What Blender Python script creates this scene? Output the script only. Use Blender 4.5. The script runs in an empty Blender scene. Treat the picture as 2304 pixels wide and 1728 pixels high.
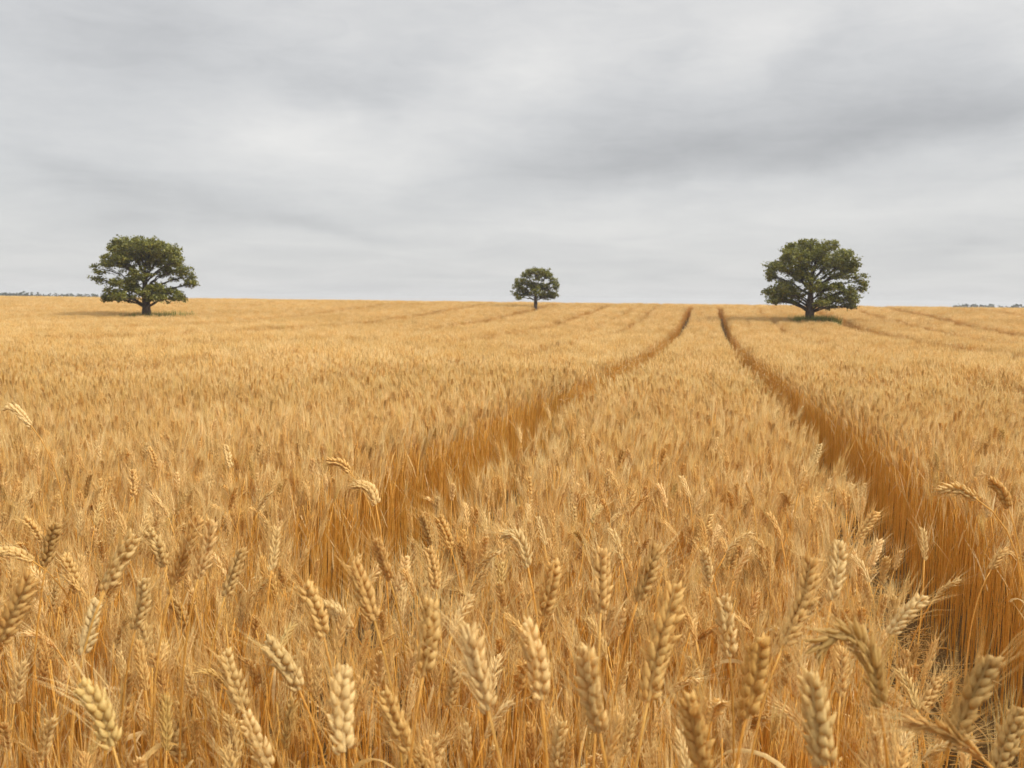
import bpy, math, random
import numpy as np

# ------------------------------------------------------------------ basics
scene = bpy.context.scene
col = scene.collection
RNG = np.random.default_rng(11)
R = math.radians


def nrm(v):
    v = np.asarray(v, float)
    return v / np.maximum(np.linalg.norm(v, axis=-1, keepdims=True), 1e-9)


class MB:
    """Collects triangles with a per-vertex 'tone' (which part of a plant) and builds ONE mesh."""

    def __init__(self):
        self.V, self.F, self.T, self.n = [], [], [], 0

    def add(self, V, F, tone=0.0):
        V = np.asarray(V, float).reshape(-1, 3)
        F = np.asarray(F, int).reshape(-1, 3)
        self.V.append(V)
        self.F.append(F + self.n)
        self.T.append(np.full(len(V), tone) if np.isscalar(tone) else np.asarray(tone, float))
        self.n += len(V)

    def merge(self, o, M=None, off=(0, 0, 0), s=1.0):
        V, F, T = o.arrays()
        if M is not None:
            V = V @ np.asarray(M).T
        self.add(V * s + np.asarray(off), F, T)

    def arrays(self):
        return np.concatenate(self.V), np.concatenate(self.F), np.concatenate(self.T)

    def mesh(self, name, mat=None, smooth=True):
        V, F, T = self.arrays()
        return tri_mesh(name, V, F, {'tone': T}, mat, smooth)

    def build(self, name, mat, parent=None, smooth=True):
        return link(name, self.mesh(name, mat, smooth), parent)


def tri_mesh(name, V, F, attrs=None, mat=None, smooth=True):
    me = bpy.data.meshes.new(name)
    me.vertices.add(len(V))
    me.vertices.foreach_set('co', np.ascontiguousarray(V, np.float32).ravel())
    if len(F):
        me.loops.add(len(F) * 3)
        me.loops.foreach_set('vertex_index', np.ascontiguousarray(F, np.int32).ravel())
        me.polygons.add(len(F))
        me.polygons.foreach_set('loop_start', np.arange(0, len(F) * 3, 3, dtype=np.int32))
        me.polygons.foreach_set('use_smooth', np.full(len(F), smooth, bool))
    for k, a in (attrs or {}).items():
        a = np.asarray(a)
        if a.ndim == 2:
            at = me.attributes.new(k, 'FLOAT_VECTOR', 'POINT')
            at.data.foreach_set('vector', np.ascontiguousarray(a, np.float32).ravel())
        elif a.dtype.kind == 'i':
            at = me.attributes.new(k, 'INT', 'POINT')
            at.data.foreach_set('value', np.ascontiguousarray(a, np.int32))
        else:
            at = me.attributes.new(k, 'FLOAT', 'POINT')
            at.data.foreach_set('value', np.ascontiguousarray(a, np.float32))
    me.update()
    me.validate()
    if mat:
        me.materials.append(mat)
    return me


def link(name, data, parent=None):
    o = bpy.data.objects.new(name, data)
    col.objects.link(o)
    if parent is not None:
        o.parent = parent
    return o


def tag(o, label=None, cat=None, group=None, kind=None):
    if label: o['label'] = label
    if cat: o['category'] = cat
    if group: o['group'] = group
    if kind: o['kind'] = kind
    return o


def copy_tree(o, parent=None):
    c = o.copy()
    col.objects.link(c)
    if parent is not None:
        c.parent = parent
    for ch in list(o.children):
        copy_tree(ch, c)
    return c


# ------------------------------------------------------------------ node helper
class NT:
    def __init__(self, tree):
        self.t = tree
        tree.nodes.clear()

    def n(self, kind, inputs=None, **props):
        nd = self.t.nodes.new(kind)
        for k, v in props.items():
            setattr(nd, k, v)
        for k, v in (inputs or {}).items():
            if isinstance(v, bpy.types.NodeSocket):
                self.t.links.new(v, nd.inputs[k])
            else:
                nd.inputs[k].default_value = v
        return nd

    def m(self, op, a, b=0.0, c=0.0, clamp=False):
        return self.n('ShaderNodeMath', {0: a, 1: b, 2: c}, operation=op, use_clamp=clamp).outputs[0]

    def ramp(self, fac, stops, interp='LINEAR'):
        nd = self.n('ShaderNodeValToRGB', {0: fac})
        r = nd.color_ramp
        r.interpolation = interp
        while len(r.elements) < len(stops):
            r.elements.new(0.5)
        for e, (p, c) in zip(r.elements, stops):
            e.position = p
            e.color = (*c, 1)
        return nd.outputs[0]

    def mix(self, fac, a, b, blend='MIX'):
        nd = self.n('ShaderNodeMix', data_type='RGBA', blend_type=blend)
        for idx, v in ((0, fac), (6, a), (7, b)):
            if isinstance(v, bpy.types.NodeSocket):
                self.t.links.new(v, nd.inputs[idx])
            else:
                nd.inputs[idx].default_value = v if idx == 0 else (*v[:3], 1)
        return nd.outputs[2]


def material(name):
    m = bpy.data.materials.new(name)
    m.use_nodes = True
    return m, NT(m.node_tree)


# ------------------------------------------------------------------ materials
def straw_material():
    m, t = material('ripe_straw')
    tone = t.n('ShaderNodeAttribute', attribute_name='tone').outputs['Fac']
    rnd = t.n('ShaderNodeObjectInfo').outputs['Random']
    r2 = t.n('ShaderNodeTexWhiteNoise', {'W': t.m('MULTIPLY', rnd, 91.7)}, noise_dimensions='1D').outputs['Value']
    pos = t.n('ShaderNodeNewGeometry').outputs['Position']
    obj = t.n('ShaderNodeTexCoord').outputs['Object']
    # tone: 0 stem, .33 leaf, .66 ear, 1 awn
    base = t.ramp(tone, [(0.0, STEM_C), (0.33, LEAF_C), (0.66, EAR_C), (1.0, AWN_C)])
    # stalk to stalk variety: pale straw, orange straw, brown
    var = t.ramp(rnd, [(0.0, (1.12, 1.10, 1.10)), (0.3, (1.0, 1.0, 1.0)), (0.62, (1.02, 0.90, 0.66)), (0.82, (0.96, 0.83, 0.64)), (0.95, (0.80, 0.70, 0.55)), (1.0, (0.98, 0.96, 0.78))])
    c = t.mix(1.0, base, var, 'MULTIPLY')
    # broad uneven ripening of the stand
    big = t.n('ShaderNodeTexNoise', {'Vector': pos, 'Scale': 0.22, 'Detail': 3.0}).outputs['Fac']
    c = t.mix(1.0, c, t.ramp(big, [(0.3, (0.93, 0.89, 0.80)), (0.7, (1.05, 1.06, 1.10))]), 'MULTIPLY')
    mid = t.n('ShaderNodeTexNoise', {'Vector': pos, 'Scale': 2.3, 'Detail': 2.0}).outputs['Fac']
    c = t.mix(1.0, c, t.ramp(mid, [(0.3, (0.94, 0.90, 0.80)), (0.5, (1.0, 1.0, 1.0)), (0.72, (1.03, 1.05, 1.12))]), 'MULTIPLY')
    # fine mottling along the plant
    fine = t.n('ShaderNodeTexNoise', {'Vector': obj, 'Scale': 140.0, 'Detail': 2.0}).outputs['Fac']
    c = t.mix(1.0, c, t.ramp(fine, [(0.3, (0.88, 0.83, 0.76)), (0.7, (1.09, 1.09, 1.09))]), 'MULTIPLY')
    speck = t.n('ShaderNodeTexNoise', {'Vector': obj, 'Scale': 420.0, 'Detail': 3.0, 'Roughness': 0.7}).outputs['Fac']
    c = t.mix(1.0, c, t.ramp(speck, [(0.32, (0.78, 0.70, 0.58)), (0.43, (1.0, 1.0, 1.0))]), 'MULTIPLY')
    d = t.n('ShaderNodeBsdfPrincipled', {'Base Color': c, 'Roughness': 0.55, 'Specular IOR Level': 0.35})
    tr = t.n('ShaderNodeBsdfTranslucent', {'Color': c})
    mx = t.n('ShaderNodeMixShader', {0: 0.4, 1: d.outputs[0], 2: tr.outputs[0]})
    t.n('ShaderNodeOutputMaterial', {0: mx.outputs[0]})
    return m


STEM_C, LEAF_C, EAR_C, AWN_C = (0.785, 0.50, 0.118), (0.76, 0.59, 0.29), (0.82, 0.635, 0.295), (0.885, 0.722, 0.365)
STRAW = straw_material()


def soil_material():
    m, t = material('brown_soil')
    pos = t.n('ShaderNodeTexCoord').outputs['Object']
    a = t.n('ShaderNodeTexNoise', {'Vector': pos, 'Scale': 9.0, 'Detail': 8.0, 'Roughness': 0.7}).outputs['Fac']
    b = t.n('ShaderNodeTexNoise', {'Vector': pos, 'Scale': 60.0, 'Detail': 4.0}).outputs['Fac']
    c = t.ramp(a, [(0.3, (0.045, 0.023, 0.009)), (0.7, (0.11, 0.06, 0.022))])
    c = t.mix(t.m('MULTIPLY', b, 0.45), c, (0.26, 0.16, 0.06))
    bump = t.n('ShaderNodeBump', {'Height': t.m('ADD', a, b), 'Strength': 0.9, 'Distance': 0.03})
    d = t.n('ShaderNodeBsdfPrincipled', {'Base Color': c, 'Roughness': 0.95, 'Specular IOR Level': 0.0, 'Normal': bump.outputs[0]})
    t.n('ShaderNodeOutputMaterial', {0: d.outputs[0]})
    return m


def leaf_material(name, c0, c1, c2):
    m, t = material(name)
    rnd = t.n('ShaderNodeNewGeometry').outputs['Random Per Island']
    pos = t.n('ShaderNodeTexCoord').outputs['Object']
    big = t.n('ShaderNodeTexNoise', {'Vector': pos, 'Scale': 1.3, 'Detail': 3.0}).outputs['Fac']
    c = t.ramp(t.m('ADD', t.m('MULTIPLY', rnd, 0.55), t.m('MULTIPLY', big, 0.5)), [(0.15, c0), (0.5, c1), (0.95, c2)])
    d = t.n('ShaderNodeBsdfPrincipled', {'Base Color': c, 'Roughness': 0.5, 'Specular IOR Level': 0.4})
    tr = t.n('ShaderNodeBsdfTranslucent', {'Color': c})
    mx = t.n('ShaderNodeMixShader', {0: 0.25, 1: d.outputs[0], 2: tr.outputs[0]})
    t.n('ShaderNodeOutputMaterial', {0: mx.outputs[0]})
    return m


def bark_material():
    m, t = material('oak_bark')
    pos = t.n('ShaderNodeTexCoord').outputs['Object']
    mp = t.n('ShaderNodeMapping', {'Vector': pos, 'Scale': (1, 1, 0.2)}).outputs[0]
    a = t.n('ShaderNodeTexNoise', {'Vector': mp, 'Scale': 22.0, 'Detail': 5.0}).outputs['Fac']
    c = t.ramp(a, [(0.35, (0.035, 0.026, 0.02)), (0.65, (0.12, 0.088, 0.062))])
    bump = t.n('ShaderNodeBump', {'Height': a, 'Strength': 0.8, 'Distance': 0.03})
    d = t.n('ShaderNodeBsdfPrincipled', {'Base Color': c, 'Roughness': 0.9, 'Normal': bump.outputs[0]})
    t.n('ShaderNodeOutputMaterial', {0: d.outputs[0]})
    return m


SOIL = soil_material()
OAK = leaf_material('oak_leaves', (0.065, 0.072, 0.010), (0.16, 0.163, 0.018), (0.32, 0.285, 0.035))
WOOD_LEAF = leaf_material('far_leaves', (0.02, 0.03, 0.012), (0.04, 0.055, 0.02), (0.06, 0.08, 0.03))
GRASS = leaf_material('green_grass', (0.14, 0.19, 0.03), (0.24, 0.28, 0.045), (0.42, 0.38, 0.09))
BARK = bark_material()

# ------------------------------------------------------------------ the lie of the land
CAM_Z, CROP = 1.6, 0.86
_dy = np.array([-30, 0, 6, 13, 20, 27, 34, 40, 46, 52, 60, 66, 71, 76, 84, 100, 140, 250, 600, 3000.0])
_dz = np.array([0.74, 0.74, 0.75, 0.95, 1.10, 1.19, 1.24, 1.23, 1.10, 0.90, 0.58, 0.36, 0.20, 0.17, 0.33, 1.2, 4.0, 9.0, 14.0, 14.0])
_fy = np.linspace(-30, 3000, 12121)
_f = np.interp(_fy, _dy, _dz)
_k = np.ones(17) / 17
for _ in range(2):
    _f = np.convolve(np.pad(_f, 8, 'edge'), _k, 'valid')


def ground(x, y):
    """height of the soil; the crop's top runs CROP above it"""
    return CAM_Z - CROP - np.interp(y, _fy, _f)


def vnoise(x, y, s, seed):
    """cheap smooth noise -1..1"""
    r = np.random.default_rng(seed)
    out = np.zeros_like(np.asarray(x, float))
    for k in range(6):
        a = r.uniform(0, 2 * math.pi)
        w = s * r.uniform(0.6, 1.7)
        out += np.sin((x * math.cos(a) + y * math.sin(a)) * w + r.uniform(0, 6.28))
    return out / 3.2


# wheel tracks run along +Y; sprayer rows and drill misses are the thin lines beside them
GOLD = (-1.48, -0.94)     # the golden wheel track: from x to x
DARK = (0.59, 1.05)       # the dark wheel track
THIN = [(-3.55, 0.28, 0.4), (-5.0, 0.14, 0.6), (-7.25, 0.3, 0.33), (-11.4, 0.42, 0.3), (-16.5, 0.5, 0.35), (-23, .45, .5), (-31, .16, .5),
        (-0.42, 0.09, 0.6), (0.1, 0.09, 0.6), (2.0, 0.11, 0.6), (3.35, 0.25, 0.4), (4.6, 0.07, 0.7), (7.0, 0.42, 0.3), (9.8, 0.26, 0.5), (12.8, 0.5, 0.3), (18.5, .4, .5), (26, .17, .5)]


def wob(y, s):
    return 0.012 * np.sin(y * 0.5 + s) + 0.012 * np.sin(y * 1.9 + 2 * s)


def in_track(x, y, grow=0.0):
    g = (x > GOLD[0] + wob(y, 1) - grow) & (x < GOLD[1] + wob(y, 2) + grow) & (y > 2.35 + 0.25 * np.sin(x * 9))
    d = (x > DARK[0] + wob(y, 3) - grow) & (x < DARK[1] + wob(y, 4) + grow)
    grown = (np.abs(x - sum(DARK) / 2) < (DARK[1] - DARK[0]) / 2 + 0.05) | (np.abs(x - sum(GOLD) / 2) < (GOLD[1] - GOLD[0]) / 2 + 0.05)
    return ((g | d) & (y < 68)) | (grown & (y > 7) & (y < 68)) | ((x > DARK[0] - 0.09) & (x < DARK[1]) & (y < 3.2))


def crop_factor(x, y):
    """height factor of the stand (dips over the thin lines)"""
    f = np.ones_like(x)
    for cx, hw, k in THIN:
        hw2 = hw * np.clip(y / 22.0, 0.8, 1.25) * (np.interp(y, [20, 35], [1, 0.6]) if abs(cx) < 4 else 1.0)
        near = np.clip(1 - np.abs(x - cx - 0.06 * np.sin(y * 0.35 + cx)) / hw2, 0, 1)
        fade = np.clip((y - 5) / 6, 0, 1)
        f *= 1 - (1 - k) * np.clip(near * 2.0, 0, 1) * fade
    return f


# ------------------------------------------------------------------ plant building blocks
def tube(path, rad, sides=5, close=True):
    P = np.asarray(path, float)
    n = len(P)
    rad = np.full(n, rad) if np.isscalar(rad) else np.asarray(rad, float)
    T = nrm(np.gradient(P, axis=0))
    ref = np.array([0.31, 0.95, 0.05])
    A = nrm(np.cross(T, ref))
    B = np.cross(T, A)
    an = np.linspace(0, 2 * math.pi, sides, endpoint=False)
    V = P[:, None] + rad[:, None, None] * (A[:, None] * np.cos(an)[None, :, None] + B[:, None] * np.sin(an)[None, :, None])
    F = []
    for i in range(n - 1):
        for j in range(sides):
            a, b = i * sides + j, i * sides + (j + 1) % sides
            F += [(a, b, b + sides), (a, b + sides, a + sides)]
    if close:
        F += [((n - 1) * sides, (n - 1) * sides + j, (n - 1) * sides + j + 1) for j in range(1, sides - 1)]
    return V.reshape(-1, 3), F


def bez(p0, p1, p2, p3, n):
    t = np.linspace(0, 1, n)[:, None]
    p0, p1, p2, p3 = map(np.asarray, (p0, p1, p2, p3))
    return (1 - t) ** 3 * p0 + 3 * (1 - t) ** 2 * t * p1 + 3 * (1 - t) * t * t * p2 + t ** 3 * p3


def resample(P, n):
    P = np.asarray(P, float)
    s = np.concatenate([[0], np.cumsum(np.linalg.norm(np.diff(P, axis=0), axis=1))])
    t = np.linspace(0, s[-1], n)
    return np.stack([np.interp(t, s, P[:, k]) for k in range(3)], 1)


def smooth_path(P, n):
    """Catmull-Rom through a few points"""
    P = np.asarray(P, float)
    Q = np.vstack([2 * P[0] - P[1], P, 2 * P[-1] - P[-2]])
    out = []
    for i in range(1, len(Q) - 2):
        t = np.linspace(0, 1, 12, endpoint=False)[:, None]
        a, b, c, d = Q[i - 1], Q[i], Q[i + 1], Q[i + 2]
        out.append(0.5 * (2 * b + (c - a) * t + (2 * a - 5 * b + 4 * c - d) * t ** 2 + (3 * b - a - 3 * c + d) * t ** 3))
    out.append(P[-1:])
    return resample(np.vstack(out), n)


_RT = np.array([0.0, 0.16, 0.36, 0.60, 0.82, 1.0])
_RR = np.array([0.40, 0.85, 1.0, 0.78, 0.40, 0.04])


def floret(p, d, flat, ln, rad, sides=6, rings=6):
    """a plump pointed husk"""
    d = nrm(d)
    A = nrm(np.cross(d, flat))
    B = np.cross(A, d)
    rt = _RT if rings == 6 else np.array([0, 0.35, 0.72, 1.0])
    rr = _RR if rings == 6 else np.array([0.5, 1.0, 0.7, 0.05])
    an = np.linspace(0, 2 * math.pi, sides, endpoint=False)
    # the husk bulges outwards (along B) and is bowed inwards at its tip
    cen = p + d * (rt * ln)[:, None] + B * (0.28 * rad * np.sin(rt * math.pi))[:, None] - B * (rad * 0.35 * rt ** 3)[:, None]
    ring = A[None] * np.cos(an)[:, None] * 0.92 + B[None] * np.sin(an)[:, None] * 0.72
    V = cen[:, None] + ring[None] * (rr * rad)[:, None, None]
    F = []
    n = len(rt)
    for i in range(n - 1):
        for j in range(sides):
            a, b = i * sides + j, i * sides + (j + 1) % sides
            F += [(a, b, b + sides), (a, b + sides, a + sides)]
    return V.reshape(-1, 3), F, cen[-1], np.repeat(np.interp(rt, [0, 0.35, 1], [0.50, 0.66, 0.84]), sides)


def ear_parts(axis, width, rng, detail=2, awn=0.045, face=None, nodes=None, awn_w=0.00035, fat=1.0, spread=1.0):
    """axis: points from the ear's base to its tip. Returns (ear MB, beard MB)."""
    ear, beard = MB(), MB()
    axis = resample(axis, 24)
    L = np.linalg.norm(np.diff(axis, axis=0), axis=1).sum()
    T = nrm(np.gradient(axis, axis=0))
    side0 = np.asarray(face if face is not None else (math.cos(a0 := rng.uniform(0, 6.28)), math.sin(a0), 0), float)
    side0 = nrm(side0 - T[0] * (side0 @ T[0]))
    N = nodes or int(round(L / 0.0070))
    S = side0
    S_all = []
    for i in range(24):
        S = nrm(S - T[i] * (S @ T[i]))
        S_all.append(S)
    S_all = np.array(S_all)
    twist = rng.uniform(-0.5, 0.5)
    V, F = tube(axis, width * 0.13, 4)
    ear.add(V, F, 0.5)
    for k in range(N):
        u = (k + 0.15) / (N + 0.6)
        fi = u * 23
        i = int(fi)
        fr = fi - i
        p = axis[i] * (1 - fr) + axis[min(i + 1, 23)] * fr
        t = T[i]
        s = S_all[i]
        fnt = np.cross(t, s)
        a = twist * u
        s, fnt = s * math.cos(a) + fnt * math.sin(a), fnt * math.cos(a) - s * math.sin(a)
        sg = 1 if k % 2 else -1
        size = np.interp(u, [0, 0.12, 0.5, 0.8, 1.0], [0.72, 0.95, 1.05, 0.92, 0.62]) * rng.uniform(0.92, 1.08)
        ln = 0.0205 * size * (L / 0.098) ** 0.5
        rd = width * 0.205 * size * fat
        tips = []
        if detail == 2:
            for q, (fo, so, tilt) in enumerate(((0.55, 0.85, 0.38), (-0.55, 0.85, 0.38), (0.0, 1.08, 0.56))):
                if rng.random() < 0.05:          # a lost grain
                    continue
                jit = rng.uniform(0.84, 1.14)
                o = nrm(s * sg * so + fnt * fo)
                base = p + o * width * (0.13 if q < 2 else 0.19) - t * (0.0 if q < 2 else ln * 0.22)
                d = t * math.cos(tilt) + o * math.sin(tilt) + rng.normal(0, 0.12, 3)
                V, F, tip, tn = floret(base, d, -np.cross(d, o), ln * jit * (1 if q < 2 else 0.95), rd * rng.uniform(0.86, 1.08) * (1 if q < 2 else 0.85))
                ear.add(V, F, np.clip(tn + rng.uniform(-0.12, 0.08), 0, 1))
                tips.append((tip, d, o))
        else:
            for q, fo in enumerate((0.5, -0.5)):
                o = nrm(s * sg + fnt * fo)
                d = t * 0.93 + o * 0.36
                V, F, tip, tn = floret(p + o * width * 0.16, d, -np.cross(d, o), ln, rd * 1.1, sides=4, rings=4)
                ear.add(V, F, np.clip(tn + rng.uniform(-0.12, 0.08), 0, 1))
                tips.append((tip, d, o))
        for tip, d, o in tips[: (3 if detail == 2 else 2)]:
            if awn <= 0:
                continue
            al = awn * rng.uniform(0.45, 1.15)
            dd = nrm(d * spread + t * (0.5 + 1.5 * (1 - spread)) + o * rng.uniform(-0.1, 0.25) * spread + rng.normal(0, 0.09, 3))
            mid = tip + dd * al * 0.5
            end = mid + nrm(dd + rng.normal(0, 0.12 * spread, 3) + o * 0.1 * spread) * al * 0.5
            w = awn_w
            if detail == 2:
                V, F = tube([tip - d * 0.002, mid, end], [w, w * 0.75, w * 0.25], 3, False)
            else:
                b = nrm(np.cross(dd, rng.normal(0, 1, 3))) * w
                V, F = [tip - b, tip + b, mid - b * .7, mid + b * .7, end], [(0, 1, 3), (0, 3, 2), (2, 3, 4)]
            beard.add(V, F, 1.0)
    return ear, beard


def leaf_blade(p, d, ln, w, rng, droop=0.8, n=9, tone=0.33):
    """a dry, curling strap leaf"""
    d = nrm(d)
    P = [np.asarray(p, float)]
    dirn = d.copy()
    side = nrm(np.cross(d, (0, 0, 1)))
    for i in range(n - 1):
        dirn = nrm(dirn + np.array([0, 0, -droop * 0.26]) + rng.normal(0, 0.05, 3))
        P.append(P[-1] + dirn * ln / (n - 1))
    P = np.array(P)
    u = np.linspace(0, 1, n)
    ww = w * np.interp(u, [0, 0.25, 0.7, 1], [0.6, 1, 0.75, 0.05])
    tw = rng.uniform(-1.8, 1.8) * u + rng.uniform(-.4, .4)
    T = nrm(np.gradient(P, axis=0))
    up = nrm(np.cross(side, T))
    S = side * np.cos(tw)[:, None] + up * np.sin(tw)[:, None]
    N2 = np.cross(S, T)
    V = np.stack([P - S * ww[:, None], P + N2 * (ww * 0.35)[:, None], P + S * ww[:, None]], 1).reshape(-1, 3)
    F = []
    for i in range(n - 1):
        a = i * 3
        F += [(a, a + 1, a + 4), (a, a + 4, a + 3), (a + 1, a + 2, a + 5), (a + 1, a + 5, a + 4)]
    return V, F


def stem_path(root, base, dir_in, n=12):
    root, base, dir_in = map(lambda v: np.asarray(v, float), (root, base, dir_in))
    h = np.linalg.norm(base - root)
    return bez(root, root + np.array([0, 0, h * 0.45]), base - dir_in * h * 0.22, base, n)


# ------------------------------------------------------------------ ground
def build_ground():
    xs = np.concatenate([-np.geomspace(1400, 14, 26), np.arange(-12, 12.01, 0.25), np.geomspace(14, 1400, 26)])
    ys = np.concatenate([np.arange(-30, 0, 3.0), np.arange(0, 14, 0.25), np.arange(14, 100, 1.0), np.geomspace(100, 1500, 40)])
    X, Y = np.meshgrid(xs, ys)
    Z = ground(X, Y)
    near = np.exp(-((Y / 14) ** 2))
    Z = Z + 0.012 * near * vnoise(X, Y, 9, 5)
    for a, b in ((GOLD), (DARK)):
        Z -= 0.03 * np.exp(-((X - (a + b) / 2) / 0.17) ** 2) * (np.abs(X) < 12)
    ny, nx = X.shape
    idx = np.arange(nx * ny).reshape(ny, nx)
    a, b, c, d = idx[:-1, :-1].ravel(), idx[:-1, 1:].ravel(), idx[1:, 1:].ravel(), idx[1:, :-1].ravel()
    F = np.concatenate([np.stack([a, b, c], 1), np.stack([a, c, d], 1)])
    me = tri_mesh('ground', np.stack([X, Y, Z], -1).reshape(-1, 3), F, None, SOIL)
    tag(link('ground', me), 'brown soil strewn with straw under the wheat field', 'ground', kind='structure')


build_ground()

# ------------------------------------------------------------------ the standing crop (nobody could count it): one object
KINDS = []            # variant meshes; the crop object scatters its own pieces over its own points


def variant(mb):
    KINDS.append(mb)
    return len(KINDS) - 1


def make_stalk(h, rng, detail, lean, ear_l, ear_w, awn, leaves=1, nod=0.3, sides=4, awn_w=0.0004, ear=True, stem_r=0.0017, nodes=None, spread=1.0):
    mb = MB()
    a = rng.uniform(0, 6.28)
    ld = np.array([math.cos(a), math.sin(a), 0])
    base = ld * lean + np.array([0, 0, h - ear_l * 0.9])
    din = nrm(np.array([0, 0, 1]) + ld * (0.15 + nod * 0.5))
    P = stem_path((0, 0, -0.02), base, din, 8 if detail == 2 else 5)
    V, F = tube(P, np.linspace(stem_r * 1.25, stem_r * 0.8, len(P)), sides)
    mb.add(V, F, 0.0)
    if ear:
        tipdir = nrm(din + ld * nod)
        ax = bez(base, base + din * ear_l * 0.4, base + din * ear_l * 0.45 + tipdir * ear_l * 0.25, base + din * ear_l * 0.4 + tipdir * ear_l * 0.58, 12)
        e, b = ear_parts(ax, ear_w, rng, detail, awn, nodes=nodes, awn_w=awn_w, spread=spread)
        mb.merge(e)
        if b.n:
            mb.merge(b)
    for _ in range(leaves):
        z = rng.uniform(0.35, 0.85) * h
        q = P[np.argmin(abs(P[:, 2] - z))]
        aa = rng.uniform(0, 6.28)
        V, F = leaf_blade(q, (math.cos(aa), math.sin(aa), rng.uniform(1.6, 3.5)), rng.uniform(0.08, 0.2), rng.uniform(0.0018, 0.0038), rng, rng.uniform(0.1, 0.9), 6 if detail == 2 else 4)
        mb.add(V, F, 0.33)
    return mb


def low_stalk(h, rng):
    """a stalk for the far field: a few dozen faces"""
    mb = MB()
    a = rng.uniform(0, 6.28)
    ld = np.array([math.cos(a), math.sin(a), 0])
    ear_l = rng.uniform(0.07, 0.10)
    base = ld * rng.uniform(0, 0.05) + np.array([0, 0, h - ear_l])
    d = nrm(np.array([0, 0, 1]) + ld * rng.uniform(0.02, 0.45))
    V, F = tube([(0, 0, 0), base * 0.6, base], 0.0022, 3, False)
    mb.add(V, F, 0.0)
    V, F = tube([base, base + d * ear_l * 0.3, base + d * ear_l * 0.7, base + d * ear_l], [0.003, 0.0068, 0.006, 0.002], 4)
    mb.add(V, F, 0.66)
    for _ in range(11):
        p = base + d * ear_l * rng.uniform(0.2, 1)
        dd = nrm(d + rng.normal(0, 0.2, 3))
        b = nrm(np.cross(dd, rng.normal(0, 1, 3))) * 0.0009
        mb.add([p - b, p + b, p + dd * rng.uniform(0.05, 0.10)], [(0, 1, 2)], 1.0)
    if rng.random() < 0.7:
        aa = rng.uniform(0, 6.28)
        V, F = leaf_blade((base * rng.uniform(0.5, 0.95)), (math.cos(aa), math.sin(aa), 1.2), rng.uniform(0.08, 0.18), 0.005, rng, 1.0, 4)
        mb.add(V, F, 0.33)
    return mb


rng = np.random.default_rng(5)
def nod_pick(rng):
    return rng.uniform(0.0, 0.22) if rng.random() < 0.92 else rng.uniform(0.3, 0.9)


# slim bearded ears (most of the crop) and a few fuller ones
V_HI = [variant(make_stalk(rng.uniform(0.80, 0.92), rng, 2, rng.uniform(0.0, 0.05), rng.uniform(0.07, 0.095), rng.uniform(0.015, 0.020), 0.065, leaves=int(rng.integers(0, 2)), nod=nod_pick(rng), awn_w=0.0004)) for _ in range(8)]
V_FINE = [variant(make_stalk(rng.uniform(0.74, 0.92), rng, 1, rng.uniform(0.0, 0.05), rng.uniform(0.06, 0.09), rng.uniform(0.007, 0.010), 0.07, leaves=int(rng.random() < .3), nod=rng.uniform(0, 0.15), sides=4, awn_w=0.00055, nodes=11, spread=0.25, stem_r=0.0014)) for _ in range(12)]
V_BARE = [variant(make_stalk(rng.uniform(0.66, 0.9), rng, 2, rng.uniform(0, 0.06), 0.02, 0.01, 0, leaves=int(rng.random() < .4), ear=False, stem_r=0.0016)) for _ in range(8)]
V_MID = [variant(make_stalk(rng.uniform(0.80, 0.93), rng, 1, rng.uniform(0.0, 0.05), rng.uniform(0.07, 0.095), rng.uniform(0.011, 0.016), 0.055, leaves=int(rng.random() < .4), nod=nod_pick(rng), sides=3, awn_w=0.0007, nodes=12, spread=0.55)) for _ in range(12)]
V_FAR = []
PATCH = 0.25
for _ in range(8):
    mb = MB()
    for k in range(24):
        s = low_stalk(rng.uniform(0.78, 0.92) * (1.06 if rng.random() < .06 else 1), rng)
        mb.merge(s, off=(rng.uniform(-.5, .5) * PATCH * 1.1, rng.uniform(-.5, .5) * PATCH * 1.1, 0))
    V_FAR.append(variant(mb))

YAW = R(11.86)
FWD = np.array([-math.sin(YAW), math.cos(YAW)])
RGT = np.array([math.cos(YAW), math.sin(YAW)])


def in_view(x, y, margin):
    d = x * FWD[0] + y * FWD[1]
    l = x * RGT[0] + y * RGT[1]
    return (d > 0.25) & (np.abs(l) < d * 0.60 + margin)


PTS = dict(p=[], r=[], s=[], k=[])
TREES_XY = [(-30.8, 46.7, 1.1), (5.36, 52.2, 1.2), (-12.0, 65.0, 0.7)]


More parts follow.
